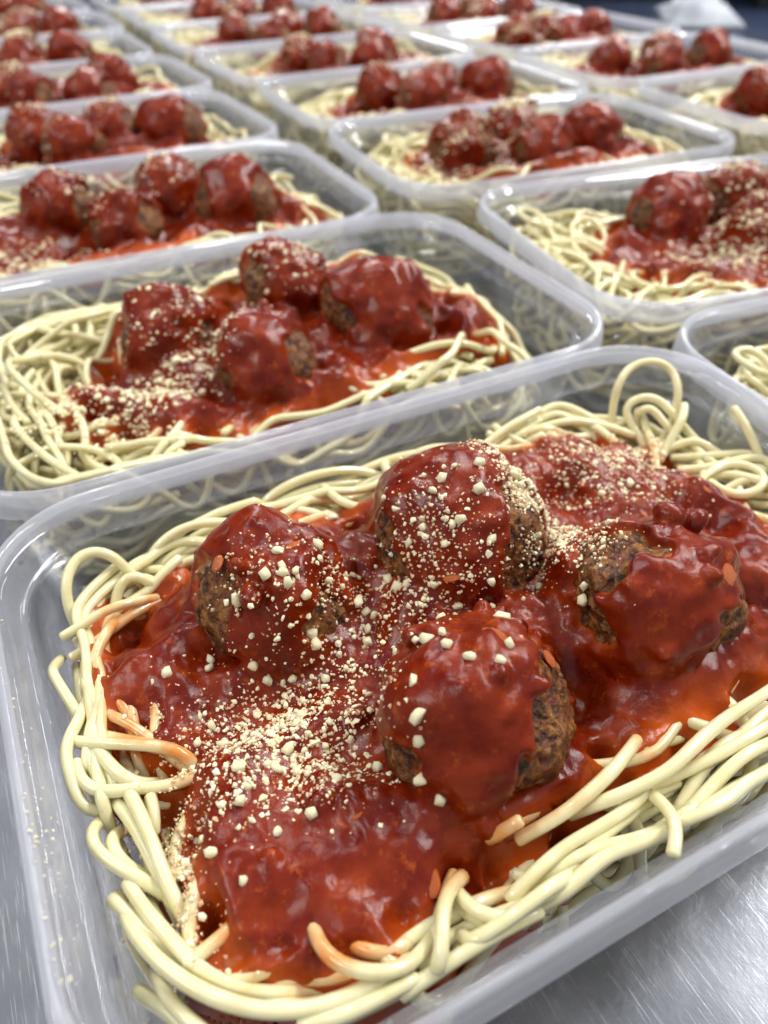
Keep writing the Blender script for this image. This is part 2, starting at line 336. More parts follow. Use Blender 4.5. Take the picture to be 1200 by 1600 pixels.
# ------------------------------------------------------------------ one helping: pasta, sauce, meatballs, crumbs
def nrm(v): v = np.array(v, float); return v / np.linalg.norm(v)
def ball_bump(D, R, seed):                  # the lumpy silhouette shared by ball and coating
    p = D * R; return vn(p, 17, seed + 1) * 2.0 + vn(p, 10, seed) * 1.6 + vn(p, 5.2, seed + 3) * .8
def build_sauce(V, pile, h):
    balls, outline, seed = V['balls'], V['outline'], V['seed']
    x = np.arange(-82, 82, h); y = np.arange(-53, 53, h); z = np.arange(22, 70, h)
    X2, Y2 = np.meshgrid(x, y, indexing='ij'); P2 = np.stack([X2, Y2], -1)
    sd = poly_sdf(P2.reshape(-1, 2), outline).reshape(X2.shape); p3 = np.dstack([X2, Y2, X2 * 0])
    sd = sd + vn(p3, 7, seed) * 1.6 + vn(p3, 3, seed + 1) * .8
    hb = blur(pile.h, 1.0); hs_ = blur(pile.h, 4.5)
    def samp(A):
        fx = np.clip(X2 + 90, 0, 179.99); fy = np.clip(Y2 + 60, 0, 119.99); i = fx.astype(int); j = fy.astype(int); u = fx - i; v = fy - j
        return A[i, j] * (1 - u) * (1 - v) + A[i + 1, j] * u * (1 - v) + A[i, j + 1] * (1 - u) * v + A[i + 1, j + 1] * u * v
    inn = sstep(0, -12, sd)
    hm = pile.h.copy()
    for _ in range(2):
        q = np.pad(hm, 1, 'edge'); hm = np.maximum.reduce([q[1:-1, 1:-1], q[:-2, 1:-1], q[2:, 1:-1], q[1:-1, :-2], q[1:-1, 2:]])
    inn2 = sstep(-2, -7, sd)
    base = samp(hb) * (1 - inn2) + np.maximum(samp(blur(hm, 2.0)), samp(hs_)) * inn2
    T = np.clip(-sd * .42, -5, 1.6 + .9 * inn) + vn(p3, 12, seed + 2) * 1.3 * inn + vn(p3, 4.5, seed + 4) * .55 * inn + vn(p3, 2.2, seed + 5) * .45
    top = base + T
    for hx, hy, hr, hd in V.get('mounds', []): top = top + hd * np.exp(-((X2 - hx) ** 2 + (Y2 - hy) ** 2) / hr ** 2)
    for hx, hy, hr, hd in V.get('holes', []):
        top = top - hd * np.exp(-((X2 - hx) ** 2 + (Y2 - hy) ** 2) / hr ** 2)
    X, Y, Z = np.meshgrid(x, y, z, indexing='ij'); PP = np.stack([X, Y, Z], -1)
    F = np.maximum((Z - top[:, :, None]) * .8, (top[:, :, None] - 5.5 - Z)); F = np.maximum(F, sd[:, :, None] - 5.5)
    for k, (c, R, exps) in enumerate(balls):
        lo = [max(0, int((c[a] - R - 7 - g[0]) / h)) for a, g in enumerate((x, y, z))]; hi = [int((c[a] + R + 7 - g[0]) / h) + 1 for a, g in enumerate((x, y, z))]
        sl = tuple(slice(a, b) for a, b in zip(lo, hi)); q = PP[sl] - np.array(c); r = np.linalg.norm(q, axis=-1) + 1e-6; D = q / r[..., None]
        m = np.full(r.shape, 9.0); wob = vn(D * R, 6, seed + 11 + k) * 10 + vn(D * R, 2.6, seed + 21 + k) * 6
        for dv, ang in exps: m = np.minimum(m, (np.degrees(np.arccos(np.clip(D @ nrm(dv), -1, 1))) + wob - ang - 4) / 5)
        m = np.minimum(m, (D[..., 2] + .75) / .25)
        t = 1.75 * sstep(-.1, .9, m) - 2.2 * sstep(.2, -1.0, m) + vn(D * R, 7, seed + 31 + k) * .7 + vn(D * R, 3.0, seed + 41 + k) * .5
        G = r - (R + ball_bump(D, R, seed + k * 5) + t); F[sl] = smin(F[sl], G, 2.2)
        # keep the inside of the ball free of sauce
    F += vn(PP, 2.0, seed + 51) * .24
    rl = np.random.default_rng(seed + 71)          # soft lumps of tomato and onion under the sauce skin
    for q in range(int(V.get('lumps', 45))):
        if q % 2:
            c, R, _e = balls[rl.integers(len(balls))]; dv = nrm(rl.normal(size=3) + (0, 0, .6)); m = min((np.degrees(np.arccos(np.clip(dv @ nrm(d_), -1, 1))) - a_) for d_, a_ in _e)
            if m < 4: continue
            lc = np.array(c) + dv * (R + 1.0)
        else:
            a_, b_ = rl.integers(20, len(x) - 20), rl.integers(15, len(y) - 15)
            if sd[a_, b_] > -4: continue
            lc = np.array([x[a_], y[b_], top[a_, b_] - .5])
        lr = rl.uniform(1.0, 2.3); lo = [max(0, int((lc[a] - 6 - g[0]) / h)) for a, g in enumerate((x, y, z))]; hi = [int((lc[a] + 6 - g[0]) / h) + 1 for a, g in enumerate((x, y, z))]
        sl = tuple(slice(a, b) for a, b in zip(lo, hi)); qv = (PP[sl] - lc) @ rrot(rl) * np.array([.7, 1, 1.1]); F[sl] = smin(F[sl], np.linalg.norm(qv, axis=-1) - lr, 1.0)
    Vv, Q = surface_nets(F, np.array([x[0], y[0], z[0]]), h)
    # vertex normals
    n = np.zeros_like(Vv); fn = np.cross(Vv[Q[:, 2]] - Vv[Q[:, 0]], Vv[Q[:, 3]] - Vv[Q[:, 1]])
    for a in range(4): np.add.at(n, Q[:, a], fn)
    n /= np.linalg.norm(n, axis=1)[:, None] + 1e-9
    # owner of each vertex
    own = np.full(len(Vv), -1); topv = top[np.clip(((Vv[:, 0] - x[0]) / h).round().astype(int), 0, len(x) - 1), np.clip(((Vv[:, 1] - y[0]) / h).round().astype(int), 0, len(y) - 1)]
    best = np.full(len(Vv), 1e9); thin = sstep(-6.0, .5, sd[np.clip(((Vv[:, 0] - x[0]) / h).round().astype(int), 0, len(x) - 1), np.clip(((Vv[:, 1] - y[0]) / h).round().astype(int), 0, len(y) - 1)])
    for k, (c, R, exps) in enumerate(balls):
        dd = np.linalg.norm(Vv - np.array(c), axis=1) - R; sel = (dd < 4.2) & (dd < best) & (Vv[:, 2] > topv + .6); own[sel] = k; best[sel] = dd[sel]
        thin = np.where(own == k, sstep(1.3, -.4, dd - ball_bump((Vv - np.array(c)) / (np.linalg.norm(Vv - np.array(c), axis=1)[:, None] + 1e-6), R, seed + k * 5)) * .75, thin)
    fo = own[Q[:, 0]]; parts = []
    for k in range(-1, len(balls)):
        q = Q[fo == k]
        if not len(q): parts.append(None); continue
        u, inv = np.unique(q, return_inverse=True); off = np.array(balls[k][0]) if k >= 0 else 0
        parts.append(mesh('tomato_sauce' if k < 0 else 'sauce_coating', Vv[u] - off, inv.reshape(-1, 4), SAUCE, True, {'thin': thin[u] * np.clip(.75 + .5 * vn(Vv[u], 6, seed + 61), 0, 1)}, n[u]))
    # top of everything, for dropping crumbs
    neg = F < 0; has = neg.any(2); topz = np.where(has, z[len(z) - 1 - np.argmax(neg[:, :, ::-1], axis=2)], -99)
    for k, (c, R, exps) in enumerate(balls):
        rr = R * R - (X2 - c[0]) ** 2 - (Y2 - c[1]) ** 2; topz = np.maximum(topz, np.where(rr > 0, c[2] + np.sqrt(np.maximum(rr, 0)), -99))
    def topf(px, py):
        i = int(np.clip(round((px - x[0]) / h), 0, len(x) - 1)); j = int(np.clip(round((py - y[0]) / h), 0, len(y) - 1))
        a = int(np.clip(round(px + 90), 0, 180)); b = int(np.clip(round(py + 60), 0, 120)); return max(topz[i, j], pile.h[a, b] + .3)
    return parts, topf, (x, y, sd)
def ball_mesh(R, seed, sub):
    bm = bmesh.new(); bmesh.ops.create_icosphere(bm, subdivisions=sub, radius=1.0)
    D = np.array([v.co[:] for v in bm.verts]); F = [tuple(v.index for v in f.verts) for f in bm.faces]; bm.free()
    p = D * R; d = ball_bump(D, R, seed)
    a = vn(p, 3.0, seed + 7); b = vn(p, 1.7, seed + 8); c = vn(p, .9, seed + 9)
    crack = np.minimum(np.abs(a), np.abs(vn(p, 2.3, seed + 10)))
    pit = sstep(.10, .0, crack) * sstep(-.2, .3, vn(p, 7, seed + 12))
    d = d + .50 * (np.abs(a) - .3) + .38 * b + .22 * c - .7 * pit
    return mesh('meatball', p + D * d[:, None], F, MEAT, True, {'pit': np.clip(pit + sstep(.45, .8, -b), 0, 1)})
def chunk_mesh(name, mat, seed, sub=1, flat=1.0, rough=.3):
    r = np.random.default_rng(seed); bm = bmesh.new(); bmesh.ops.create_icosphere(bm, subdivisions=sub, radius=1.0)
    for v in bm.verts: v.co = Vector((v.co.x * (1 + r.normal() * rough), v.co.y * (1 + r.normal() * rough), v.co.z * flat * (1 + r.normal() * rough)))
    me = bpy.data.meshes.new(name); bm.to_mesh(me); bm.free(); me.materials.append(mat); return me
CR_M = []
def blocky(seed):
    r = np.random.default_rng(seed); bm = bmesh.new(); n = 22
    for k in range(n):
        v = r.normal(size=3); v /= np.linalg.norm(v); v = np.sign(v) * np.abs(v) ** .85 * r.uniform(.72, 1.12); bm.verts.new(Vector(v * np.array([1, .82, .72])))
    res = bmesh.ops.convex_hull(bm, input=bm.verts)
    for v in [v for v in bm.verts if not v.link_faces]: bm.verts.remove(v)
    me = bpy.data.meshes.new('crumb'); bm.to_mesh(me); bm.free(); me.materials.append(CRUMB); me.polygons.foreach_set('use_smooth', [True] * len(me.polygons)); return me
for k in range(14): CR_M.append(blocky(100 + k))
CR_G = []
for me in CR_M[:6]:
    bm = bmesh.new(); bm.from_mesh(me); bm.verts.ensure_lookup_table(); CR_G.append((np.array([v.co[:] for v in bm.verts]), [tuple(v.index for v in f.verts) for f in bm.faces])); bm.free()
OC = (np.array([(1, 0, 0), (-1, 0, 0), (0, 1, 0), (0, -1, 0), (0, 0, 1), (0, 0, -1.)]), [(0, 2, 4), (2, 1, 4), (1, 3, 4), (3, 0, 4), (2, 0, 5), (1, 2, 5), (3, 1, 5), (0, 3, 5)])
def rrot(r):
    q = r.normal(size=4); q /= np.linalg.norm(q); w_, x, y, z = q
    return np.array([[1 - 2 * (y * y + z * z), 2 * (x * y - z * w_), 2 * (x * z + y * w_)], [2 * (x * y + z * w_), 1 - 2 * (x * x + z * z), 2 * (y * z - x * w_)], [2 * (x * z - y * w_), 2 * (y * z + x * w_), 1 - 2 * (x * x + y * y)]])
def scatter_mesh(name, pts, mat, r, geos):
    V = []; F = []; n = 0
    for (x, y, z, s) in pts:
        gv, gf = geos[r.integers(len(geos))]; v = (gv * (s * r.uniform(.7, 1.2, 3))) @ rrot(r).T + (x, y, z); V.append(v); F += [tuple(a + n for a in f) for f in gf]; n += len(gv)
    return mesh(name, np.vstack(V), F, mat, False)

def helping(V, h, sides, sub, crumbs_n, dust_n):
    """all meshes of one variant of the meal"""
    r = np.random.default_rng(V['seed'] + 99); strands, pile = pile_of_pasta(V['seed'], V['top'], *V['n'])
    hand = [catmull(p) for p in V.get('hand', [])]
    for p in hand: p[:, 0] = np.clip(p[:, 0], -81.5, 81.5); lim = np.where(p[:, 2] > 42.5, 56, 51.0); p[:, 1] = np.clip(p[:, 1], -lim, lim)
    for p in hand:
        for _ in range(5): p[1:-1] = (p[:-2] + p[1:-1] * 2 + p[2:]) / 4
    parts, topf, (gx, gy, sd) = build_sauce(V, pile, h)
    rj = np.random.default_rng(5)
    extra = []
    for p in hand:
        if len(p) > 8 and p[:, 2].max() < 43.4 and rj.random() < .9:
            tdir = np.gradient(p[:, :2], axis=0); nn = np.c_[-tdir[:, 1], tdir[:, 0]]; nn /= np.linalg.norm(nn, axis=1)[:, None] + 1e-6; side = rj.choice([-1, 1]); k_ = np.linspace(0, 1, len(p))
            e_ = p.copy(); e_[:, :2] += nn * (side * (2.0 + 1.5 * np.sin(k_ * rj.uniform(2, 5) + rj.uniform(0, 6)))[:, None]); e_[:, 2] -= 2.0 + 1.2 * np.sin(k_ * 4 + rj.uniform(0, 6)); e_[:, 0] = np.clip(e_[:, 0], -80, 80); e_[:, 1] = np.clip(e_[:, 1], -50, 50)
            for _ in range(8): e_[1:-1] = (e_[:-2] + e_[1:-1] * 2 + e_[2:]) / 4
            extra.append(e_)
    for P in strands:
        f_ = (76.4 + 3.9 * np.clip(P[:, 2] / 34, 0, 1)) / FX; P[:, 0] *= f_; P[:, 1] *= (47.0 + 3.6 * np.clip(P[:, 2] / 34, 0, 1)) / FY
    allp = hand + extra + strands; S = []
    for P in allp:
        P = P[::2] if sides < 8 else P
        if len(P) < 4: continue
        vv, ff = tube(P, V.get('str', STR) * r.uniform(.93, 1.05), sides)
        i = np.clip(((vv[:, 0] - gx[0]) / h).astype(int), 0, len(gx) - 1); j = np.clip(((vv[:, 1] - gy[0]) / h).astype(int), 0, len(gy) - 1)
        st = sstep(2.0, -3.0, sd[i, j] + vn(vv, 5, 3) * 2.2); S.append((vv, ff, st))
    out = {'strands': S, 'sauce': parts, 'balls': [(c, ball_mesh(R, V['seed'] + k * 5, sub)) for k, (c, R, e) in enumerate(V['balls'])], 'topf': topf}
    tot = sum(c[4] * c[2] * c[3] for c in V['clusters']); big = []; dust = []
    for cx_, cy_, sx, sy, wgt in V['clusters']:
        f = wgt * sx * sy / tot
        for _ in range(int(crumbs_n * f)):
            x, y = cx_ + r.normal() * sx * .6, cy_ + r.normal() * sy * .6; big.append((x, y, topf(x, y) + .25, float(np.clip(r.lognormal(-.38, .33), .4, 1.35))))
        for _ in range(int(dust_n * f)):
            x, y = cx_ + r.normal() * sx * .8, cy_ + r.normal() * sy * .8; dust.append((x, y, topf(x, y) + .02, float(np.clip(r.lognormal(-1.6, .42), .08, .45))))
    mid = []
    for cx_, cy_, sx, sy, wgt in V['clusters']:
        for _ in range(int(V.get('mid', 0) * wgt * sx * sy / tot)):
            x, y = cx_ + r.normal() * sx * .8, cy_ + r.normal() * sy * .8; mid.append((x, y, topf(x, y) + .1, float(np.clip(r.lognormal(-1.0, .36), .18, .8))))
    out['mid'] = mid; out['big'] = big; out['dust'] = dust; return out

# ------------------------------------------------------------------ the five different helpings (tray-local mm, z from the table)
HAND=[
 [(-77.7,28.7,39.0),(-73.7,29.1,40.0),(-69.3,30.7,40.0),(-64.5,31.5,39.0),(-59.7,33.4,36.0)],
 [(-73.2,32.3,30.0),(-75.2,33.0,35.0),(-75.4,36.3,40.0),(-74.0,40.0,43.0),(-71.2,43.4,44.0),(-67.5,43.5,44.0),(-64.5,42.2,42.0),(-63.1,40.2,39.0),(-61.0,39.1,35.0)],
 [(-67.6,35.6,35.0),(-65.9,37.8,38.0),(-63.8,38.0,40.0),(-61.6,37.5,40.0),(-59.4,36.1,37.0)],
 [(-60.7,44.4,32.0),(-57.8,45.1,37.0),(-53.4,45.8,40.0),(-48.0,45.8,41.0),(-41.5,44.7,40.0),(-35.3,42.6,38.0),(-30.2,41.4,35.0)],
 [(-33.5,50.7,31.0),(-31.4,51.1,36.0),(-25.9,53.2,39.0),(-18.5,53.6,40.0),(-11.0,52.3,39.0),(-2.7,49.0,36.0),(3.8,44.9,33.0)],
 [(-58.4,43.1,33.0),(-54.7,43.8,36.0),(-49.2,44.2,37.0),(-42.6,45.2,36.0),(-35.3,43.9,34.0)],
 [(-55.1,41.4,33.0),(-52.4,40.8,36.0),(-47.7,39.8,37.0),(-40.4,41.3,36.0)],
 [(-23.1,48.3,30.0),(-17.1,50.3,34.0),(-6.5,51.5,37.0),(5.1,50.6,38.0),(15.3,49.5,37.0),(22.1,48.5,35.0)],
 [(-15.5,47.0,31.0),(-8.8,48.7,34.0),(-1.6,47.6,36.0),(8.3,46.7,36.0)],
 [(15.3,46.1,33.0),(22.6,45.1,37.0),(31.6,46.4,40.0),(43.2,48.4,41.0)],
 [(31.6,54.7,38.0),(31.9,46.4,38.0),(36.5,41.6,36.0),(41.5,40.0,34.0)],
 [(35.3,47.9,34.0),(41.8,49.4,38.0),(50.8,50.8,39.0),(55.3,45.7,38.0),(59.0,39.4,36.0)],
 [(23.0,46.6,33.0),(33.5,45.6,36.0),(46.7,45.1,38.0),(56.1,41.2,37.0),(63.6,34.7,35.0)],
 [(61.2,40.3,34.0),(61.9,42.1,40.0),(64.1,43.9,46.0),(70.1,46.0,48.0),(75.3,43.9,49.0),(78.4,40.7,47.0),(76.8,35.7,44.0),(75.2,33.5,39.0),(68.8,30.4,33.0)],
 [(64.9,30.8,33.0),(64.5,37.5,37.0),(63.8,40.1,40.0),(67.5,40.1,42.0),(71.9,37.8,42.0),(73.2,32.8,40.0),(74.4,27.4,37.0),(76.6,23.1,34.0)],
 [(75.8,31.9,42.0),(72.1,28.3,41.0),(67.1,26.4,37.0),(62.8,24.2,34.0)],
 [(85.0,22.1,45.0),(83.5,16.5,42.0),(83.6,11.7,38.0),(83.8,7.4,34.0)],
 [(66.6,23.8,34.0),(73.1,18.2,36.0),(80.9,13.7,37.0),(89.0,8.9,36.0),(96.1,0.9,34.0)],
 [(64.2,19.1,34.0),(69.6,14.7,36.0),(78.1,11.5,38.0),(86.6,7.2,37.0)],
 [(66.2,8.2,33.0),(72.5,7.5,36.0),(76.5,4.0,37.0),(83.1,-2.1,35.0)],
 [(65.5,14.1,34.0),(71.7,10.7,36.0),(74.8,4.3,37.0),(78.2,-2.2,36.0)],
 [(-80.1,8.6,34.0),(-78.4,10.4,37.0),(-79.2,13.6,39.0),(-80.2,18.2,40.0),(-80.8,21.7,39.0),(-79.3,27.3,35.0)],
 [(-76.3,16.0,36.0),(-78.1,9.4,39.0),(-81.2,4.1,40.0),(-82.4,0.3,40.0),(-82.4,-3.7,39.0),(-81.0,-6.7,37.0),(-78.3,-7.9,36.0),(-75.6,-6.1,35.0)],
 [(-80.2,5.3,39.0),(-76.7,2.3,40.0),(-72.2,-1.0,41.0),(-67.4,-4.0,41.0),(-64.4,-6.3,40.0),(-63.2,-8.1,38.0),(-64.9,-8.1,35.0)],
 [(-78.0,11.7,36.0),(-76.9,2.6,39.0),(-75.1,-4.1,40.0),(-72.9,-7.2,39.0),(-70.0,-6.5,36.0)],
 [(-67.6,31.7,36.0),(-70.5,25.8,39.0),(-73.0,22.0,39.0),(-74.9,18.3,38.0),(-75.1,15.4,36.0)],
 [(-73.0,23.1,36.0),(-72.9,15.7,38.0),(-71.5,9.6,39.0),(-70.8,6.5,37.0)],
 [(-75.8,29.7,36.0),(-73.7,20.9,37.0),(-76.3,16.1,35.0),(-78.0,12.6,33.0)],
 [(-74.4,-5.6,38.0),(-73.3,-13.3,40.0),(-72.7,-20.0,40.0),(-72.5,-25.2,39.0),(-71.3,-30.1,36.0),(-70.6,-33.8,33.0)],
 [(-71.4,-9.6,38.0),(-71.3,-12.9,39.0),(-72.4,-14.8,37.0)],
 [(-79.2,-8.0,35.0),(-80.8,-11.0,38.0),(-80.1,-15.7,39.0),(-77.0,-20.1,39.0),(-74.4,-23.2,38.0),(-71.9,-26.0,36.0)],
 [(-79.3,-21.2,36.0),(-78.7,-26.3,38.0),(-76.8,-32.5,40.0),(-73.7,-37.9,40.0),(-70.1,-42.1,40.0),(-64.9,-46.1,40.0),(-59.0,-48.3,40.0),(-53.2,-48.9,40.0),(-47.2,-47.9,38.0)],
 [(-77.5,-21.1,38.0),(-76.2,-26.1,39.0),(-73.9,-31.9,39.0),(-71.9,-36.8,39.0),(-68.3,-40.8,38.0),(-63.4,-43.6,37.0),(-57.0,-45.1,35.0)],
 [(-77.4,-32.8,35.0),(-76.4,-37.4,37.0),(-74.4,-41.9,38.0),(-71.8,-46.3,38.0)],
 [(-62.6,-48.4,39.0),(-58.2,-50.2,40.0),(-53.1,-50.5,40.0),(-47.7,-50.5,39.0)],
 [(-56.7,-38.1,39.0),(-57.2,-42.2,41.0),(-56.0,-45.6,42.0),(-52.9,-48.3,42.0),(-49.0,-49.4,41.0),(-44.2,-47.7,39.0),(-40.1,-44.4,36.0)],
 [(-35.4,-41.9,38.0),(-39.3,-43.8,41.0),(-42.0,-47.0,42.0),(-43.8,-50.4,42.0),(-45.0,-52.3,40.0)],
 [(-47.0,-42.7,36.0),(-48.2,-46.0,39.0),(-49.0,-48.7,38.0)],
 [(-37.2,-43.1,38.0),(-37.5,-46.9,41.0),(-35.7,-49.7,41.0),(-31.0,-50.4,40.0),(-26.1,-49.7,39.0)],
 [(-1.0,-37.7,42.0),(-7.2,-40.2,43.0),(-13.3,-41.7,43.0),(-19.5,-42.4,42.0),(-25.7,-41.4,39.0)],
 [(33.1,-38.7,38.0),(22.9,-40.4,41.0),(12.9,-41.7,43.0),(4.8,-43.4,44.0),(-1.0,-44.7,44.0),(-6.6,-44.4,43.0),(-11.7,-43.6,42.0),(-16.7,-41.7,39.0)],
 [(28.8,-45.5,40.0),(19.1,-45.4,42.0),(9.3,-45.6,42.0),(1.1,-44.9,41.0),(-4.8,-43.6,39.0),(-8.2,-42.3,37.0)],
 [(-25.8,-41.1,44.0),(-27.9,-40.8,43.0),(-29.3,-39.4,39.0)],
 [(-4.5,-44.4,40.0),(-5.5,-48.6,43.0),(-7.6,-52.5,45.0),(-10.7,-54.9,45.0)],
 [(-5.1,-44.7,41.0),(-9.1,-45.7,41.0),(-14.6,-46.0,41.0),(-20.4,-45.6,40.0),(-26.9,-46.8,40.0),(-31.3,-47.5,38.0)],
 [(18.4,-51.4,41.0),(9.0,-52.1,42.0),(-0.2,-51.9,43.0),(-5.4,-51.3,42.0),(-10.5,-49.7,40.0)],
 [(22.0,-47.5,40.0),(12.8,-47.4,42.0),(5.4,-48.4,41.0),(-2.3,-50.1,40.0),(-7.7,-50.0,38.0)],
 [(-3.7,-53.7,41.0),(-10.4,-52.9,42.0),(-14.0,-50.0,41.0),(-19.0,-49.9,41.0),(-24.9,-50.8,40.0),(-29.3,-49.9,38.0)],
 [(-22.8,-49.4,40.0),(-26.8,-49.9,42.0),(-32.5,-50.6,42.0),(-36.8,-50.6,41.0),(-40.6,-50.4,40.0),(-39.4,-48.4,38.0)],
 [(-28.9,-53.4,39.0),(-34.6,-52.6,40.0),(-40.3,-52.3,40.0),(-46.1,-52.6,39.0),(-50.0,-53.0,38.0)],
 [(24.5,-53.9,40.0),(14.0,-55.2,41.0),(5.0,-54.6,42.0),(-0.7,-53.2,41.0)],
]
def E(*a): return list(a)
V0 = dict(seed=3, top=35.5, n=(330, 270, 0), hand=HAND, outline=[(x_, y_ - (2.2 if y_ < -36 and x_ < -25 else 0)) for x_, y_ in [(-72.8, 24.5), (-69.0, 31.4), (-58.4, 34.4), (-51.4, 35.9), (-38.3, 42.3), (-29.6, 42.0), (-18.2, 33.7), (-4.5, 42.1), (13.6, 43.8), (30.7, 39.3), (44.6, 39.7), (57.4, 35.6), (63.3, 23.8), (60.4, 12.3), (64.6, 4.7), (66.9, -4.2), (58.2, -23.2), (41.9, -36.8), (29.9, -37.3), (20.1, -39.4), (7.0, -38.2), (-2.1, -38.7), (-14.7, -41.0), (-28.1, -41.0), (-31.2, -44.1), (-38.1, -42.5), (-44.9, -43.7), (-48.1, -46.1), (-53.1, -44.9), (-62.5, -43.9), (-67.9, -39.9), (-70.9, -33.0), (-70.8, -23.5), (-70.3, -15.3), (-70.5, -8.2), (-74.3, 4.0), (-74.8, 14.4)]],
  balls=[((-40.7, 16.5, 42.5), 14.0, [((-.90, -.01, .43), 26), ((-.99, -.12, -.11), 30), ((.47, -.84, .27), 12)]),
         ((-3.1, 12.9, 44.0), 16.6, [((-.95, .09, .26), 15), ((-.99, -.07, .05), 20), ((.57, -.58, .58), 18), ((.48, -.83, .30), 26)]),
         ((-20.7, -22.7, 43.0), 15.4, [((.65, -.61, .46), 26), ((.44, -.89, .10), 35), ((.14, -.93, -.34), 26), ((.78, -.19, .59), 24), ((-.98, -.06, .10), 15), ((-.97, -.24, -.15), 15)]),
         ((19.4, -16.9, 43.0), 16.4, [((-.51, .20, .84), 20), ((-.71, .19, .68), 17), ((.37, -.93, .09), 24), ((.15, -.97, -.18), 20), ((.63, -.74, .24), 14), ((-.93, -.07, .35), 8)])],
  mid=4200, lumps=130, mounds=[(-17, -1, 9, 5), (1, -5, 7, 4), (-31, -4, 8, 3), (14, 3, 7, 3), (40, 4, 10, 2), (-40, 16, 17, 2.2), (-3, 13, 19, 2.5), (20, -17, 19, 2.8), (-21, -23, 17, 1.2)],
  clusters=[(a - (2 if i == 7 else 0), b + (5 if i == 7 else 0), c, d, e * (2.6 if i in (7, 9) else 1.7 if i < 3 else 1)) for i, (a, b, c, d, e) in enumerate([(-46.6, -9.6, 9.3, 6.3, 1.0), (-52.8, -5.0, 8.4, 4.8, 1.0), (-53.3, -15.3, 8.9, 4.8, 0.8), (-59.6, 1.4, 6.4, 4.9, 0.4), (-20.7, 5.5, 9.9, 5.8, 0.9), (-14.1, -1.1, 6.3, 3.5, 0.6), (-35.1, -2.4, 6.7, 5.3, 0.5), (12.2, 4.9, 4.9, 10.6, 1.6), (43.0, 22.8, 11.8, 10.6, 1.0), (19.5, 8.8, 2.0, 6.7, 0.5), (-47.5, -19.5, 7.8, 5.2, 0.5), (-60.2, -20.0, 8.5, 4.8, 0.3), (-43.1, -24.2, 5.8, 4.0, 0.3), (-67.3, -14.0, 2.9, 3.0, 0.3), (-11.3, 6.6, 9.9, 10.5, 0.25), (-39.3, 7.2, 11.4, 10.3, 0.25), (57.1, 25.6, 7.6, 6.5, 0.3)])] + [(-73, -26, 4, 9, .55)], holes=[(-34, -40, 4.5, 2.0), (-70, 4, 4.5, 4), (67, 12, 4, 3), (-66, -6.5, 3.5, 4)])
BIG = [(-31.7, 15.1), (-21.0, 34.1), (-39.7, 13.7), (-33.1, 11.4), (-26.3, 12.6), (-40.5, 9.5), (-41.0, 8.3), (-38.6, 8.3), (-32.9, 8.3), (-43.9, 8.9), (-48.9, 10.0), (-40.9, 6.2), (-38.5, 4.5), (-38.8, 3.0), (-49.4, 4.1), (-38.7, 1.1), (-55.2, 11.3), (-56.1, 8.9), (-47.9, 2.2), (-45.4, 1.3), (-63.0, 8.8), (-43.6, 1.1), (-26.9, 6.0), (-28.0, 3.0), (-29.4, 0.4), (-28.0, 6.7), (-38.9, -2.7), (-0.5, 11.9), (-8.5, 11.6), (-11.3, 9.9), (-4.4, 6.0), (0.8, 3.6), (7.1, 10.8), (7.5, 9.2), (-16.9, 12.9), (-14.8, 7.0), (-9.3, 3.4), (-11.0, 3.5), (-12.9, 2.3), (-20.5, 9.2), (-5.1, -0.7), (-20.6, 5.4), (-19.6, 4.0), (-16.2, 0.3), (-7.0, -4.4), (-7.2, -5.0), (-13.1, -3.1), (-20.8, -9.9), (-28.0, -14.4), (-27.3, -16.6), (-25.1, -17.2), (-25.6, -19.4), (-18.1, -24.3), (-15.0, -17.9), (5.2, -3.8), (-24.4, -23.8), (-21.3, -26.7), (-32.8, -22.1), (-34.8, -26.9), (-35.0, -28.2), (-36.2, -31.0), (-34.7, -34.1), (5.3, -14.1), (4.5, -15.1), (-63.3, -30.4), (-45.6, -22.1), (-51.2, -26.0), (-39.0, -22.7), (-65.7, -24.5), (-56.5, -26.0), (-59.8, -19.4), (-58.1, -14.0), (-26.9, -43.2), (-27.5, -44.7)]
ONIONS = [(-19.1, -22.2, 1.3), (-22.5, -30.7, 1.1), (-25.6, -32.4, 0.9), (-10.7, -25.5, 1.0), (-67.5, -37.0, 1.5), (-49.2, 19.4, 1.1), (-36.5, 13.7, 1.3), (26.2, -25.5, 1.5), (-38.1, -31.4, 0.9), (-12.8, -0.9, 1.1), (-60.6, -20.9, 0.8), (-9.9, 6.8, 0.7), (-40.2, -40.9, 1.3), (-45.3, -28.8, 0.9), (17.1, -20.9, 0.9), (-4.0, 19.2, 1.0), (58.1, 5.6, 0.9)]
def blob(seed, a=66, b=38, cx_=3, cy_=0):
    r = np.random.default_rng(seed); ph = r.uniform(0, 6.28, 6)
    return [(cx_ + a * np.cos(t) * (1 + .10 * np.sin(2 * t + ph[0]) + .07 * np.sin(3 * t + ph[1]) + .05 * np.sin(5 * t + ph[2])), cy_ + b * np.sin(t) * (1 + .08 * np.sin(2 * t + ph[3]) + .07 * np.sin(4 * t + ph[4]) + .04 * np.sin(7 * t + ph[5]))) for t in np.linspace(0, 2 * np.pi, 48, endpoint=False)]
def exps(seed, n=2):
    r = np.random.default_rng(seed); out_ = []
    for _ in range(n + 1):
        s_ = r.choice([-1, 1]); out_.append(((s_ * .85 - .1, -s_ * .35 - .35, r.uniform(-.35, .35)), r.uniform(18, 32)))
    return out_
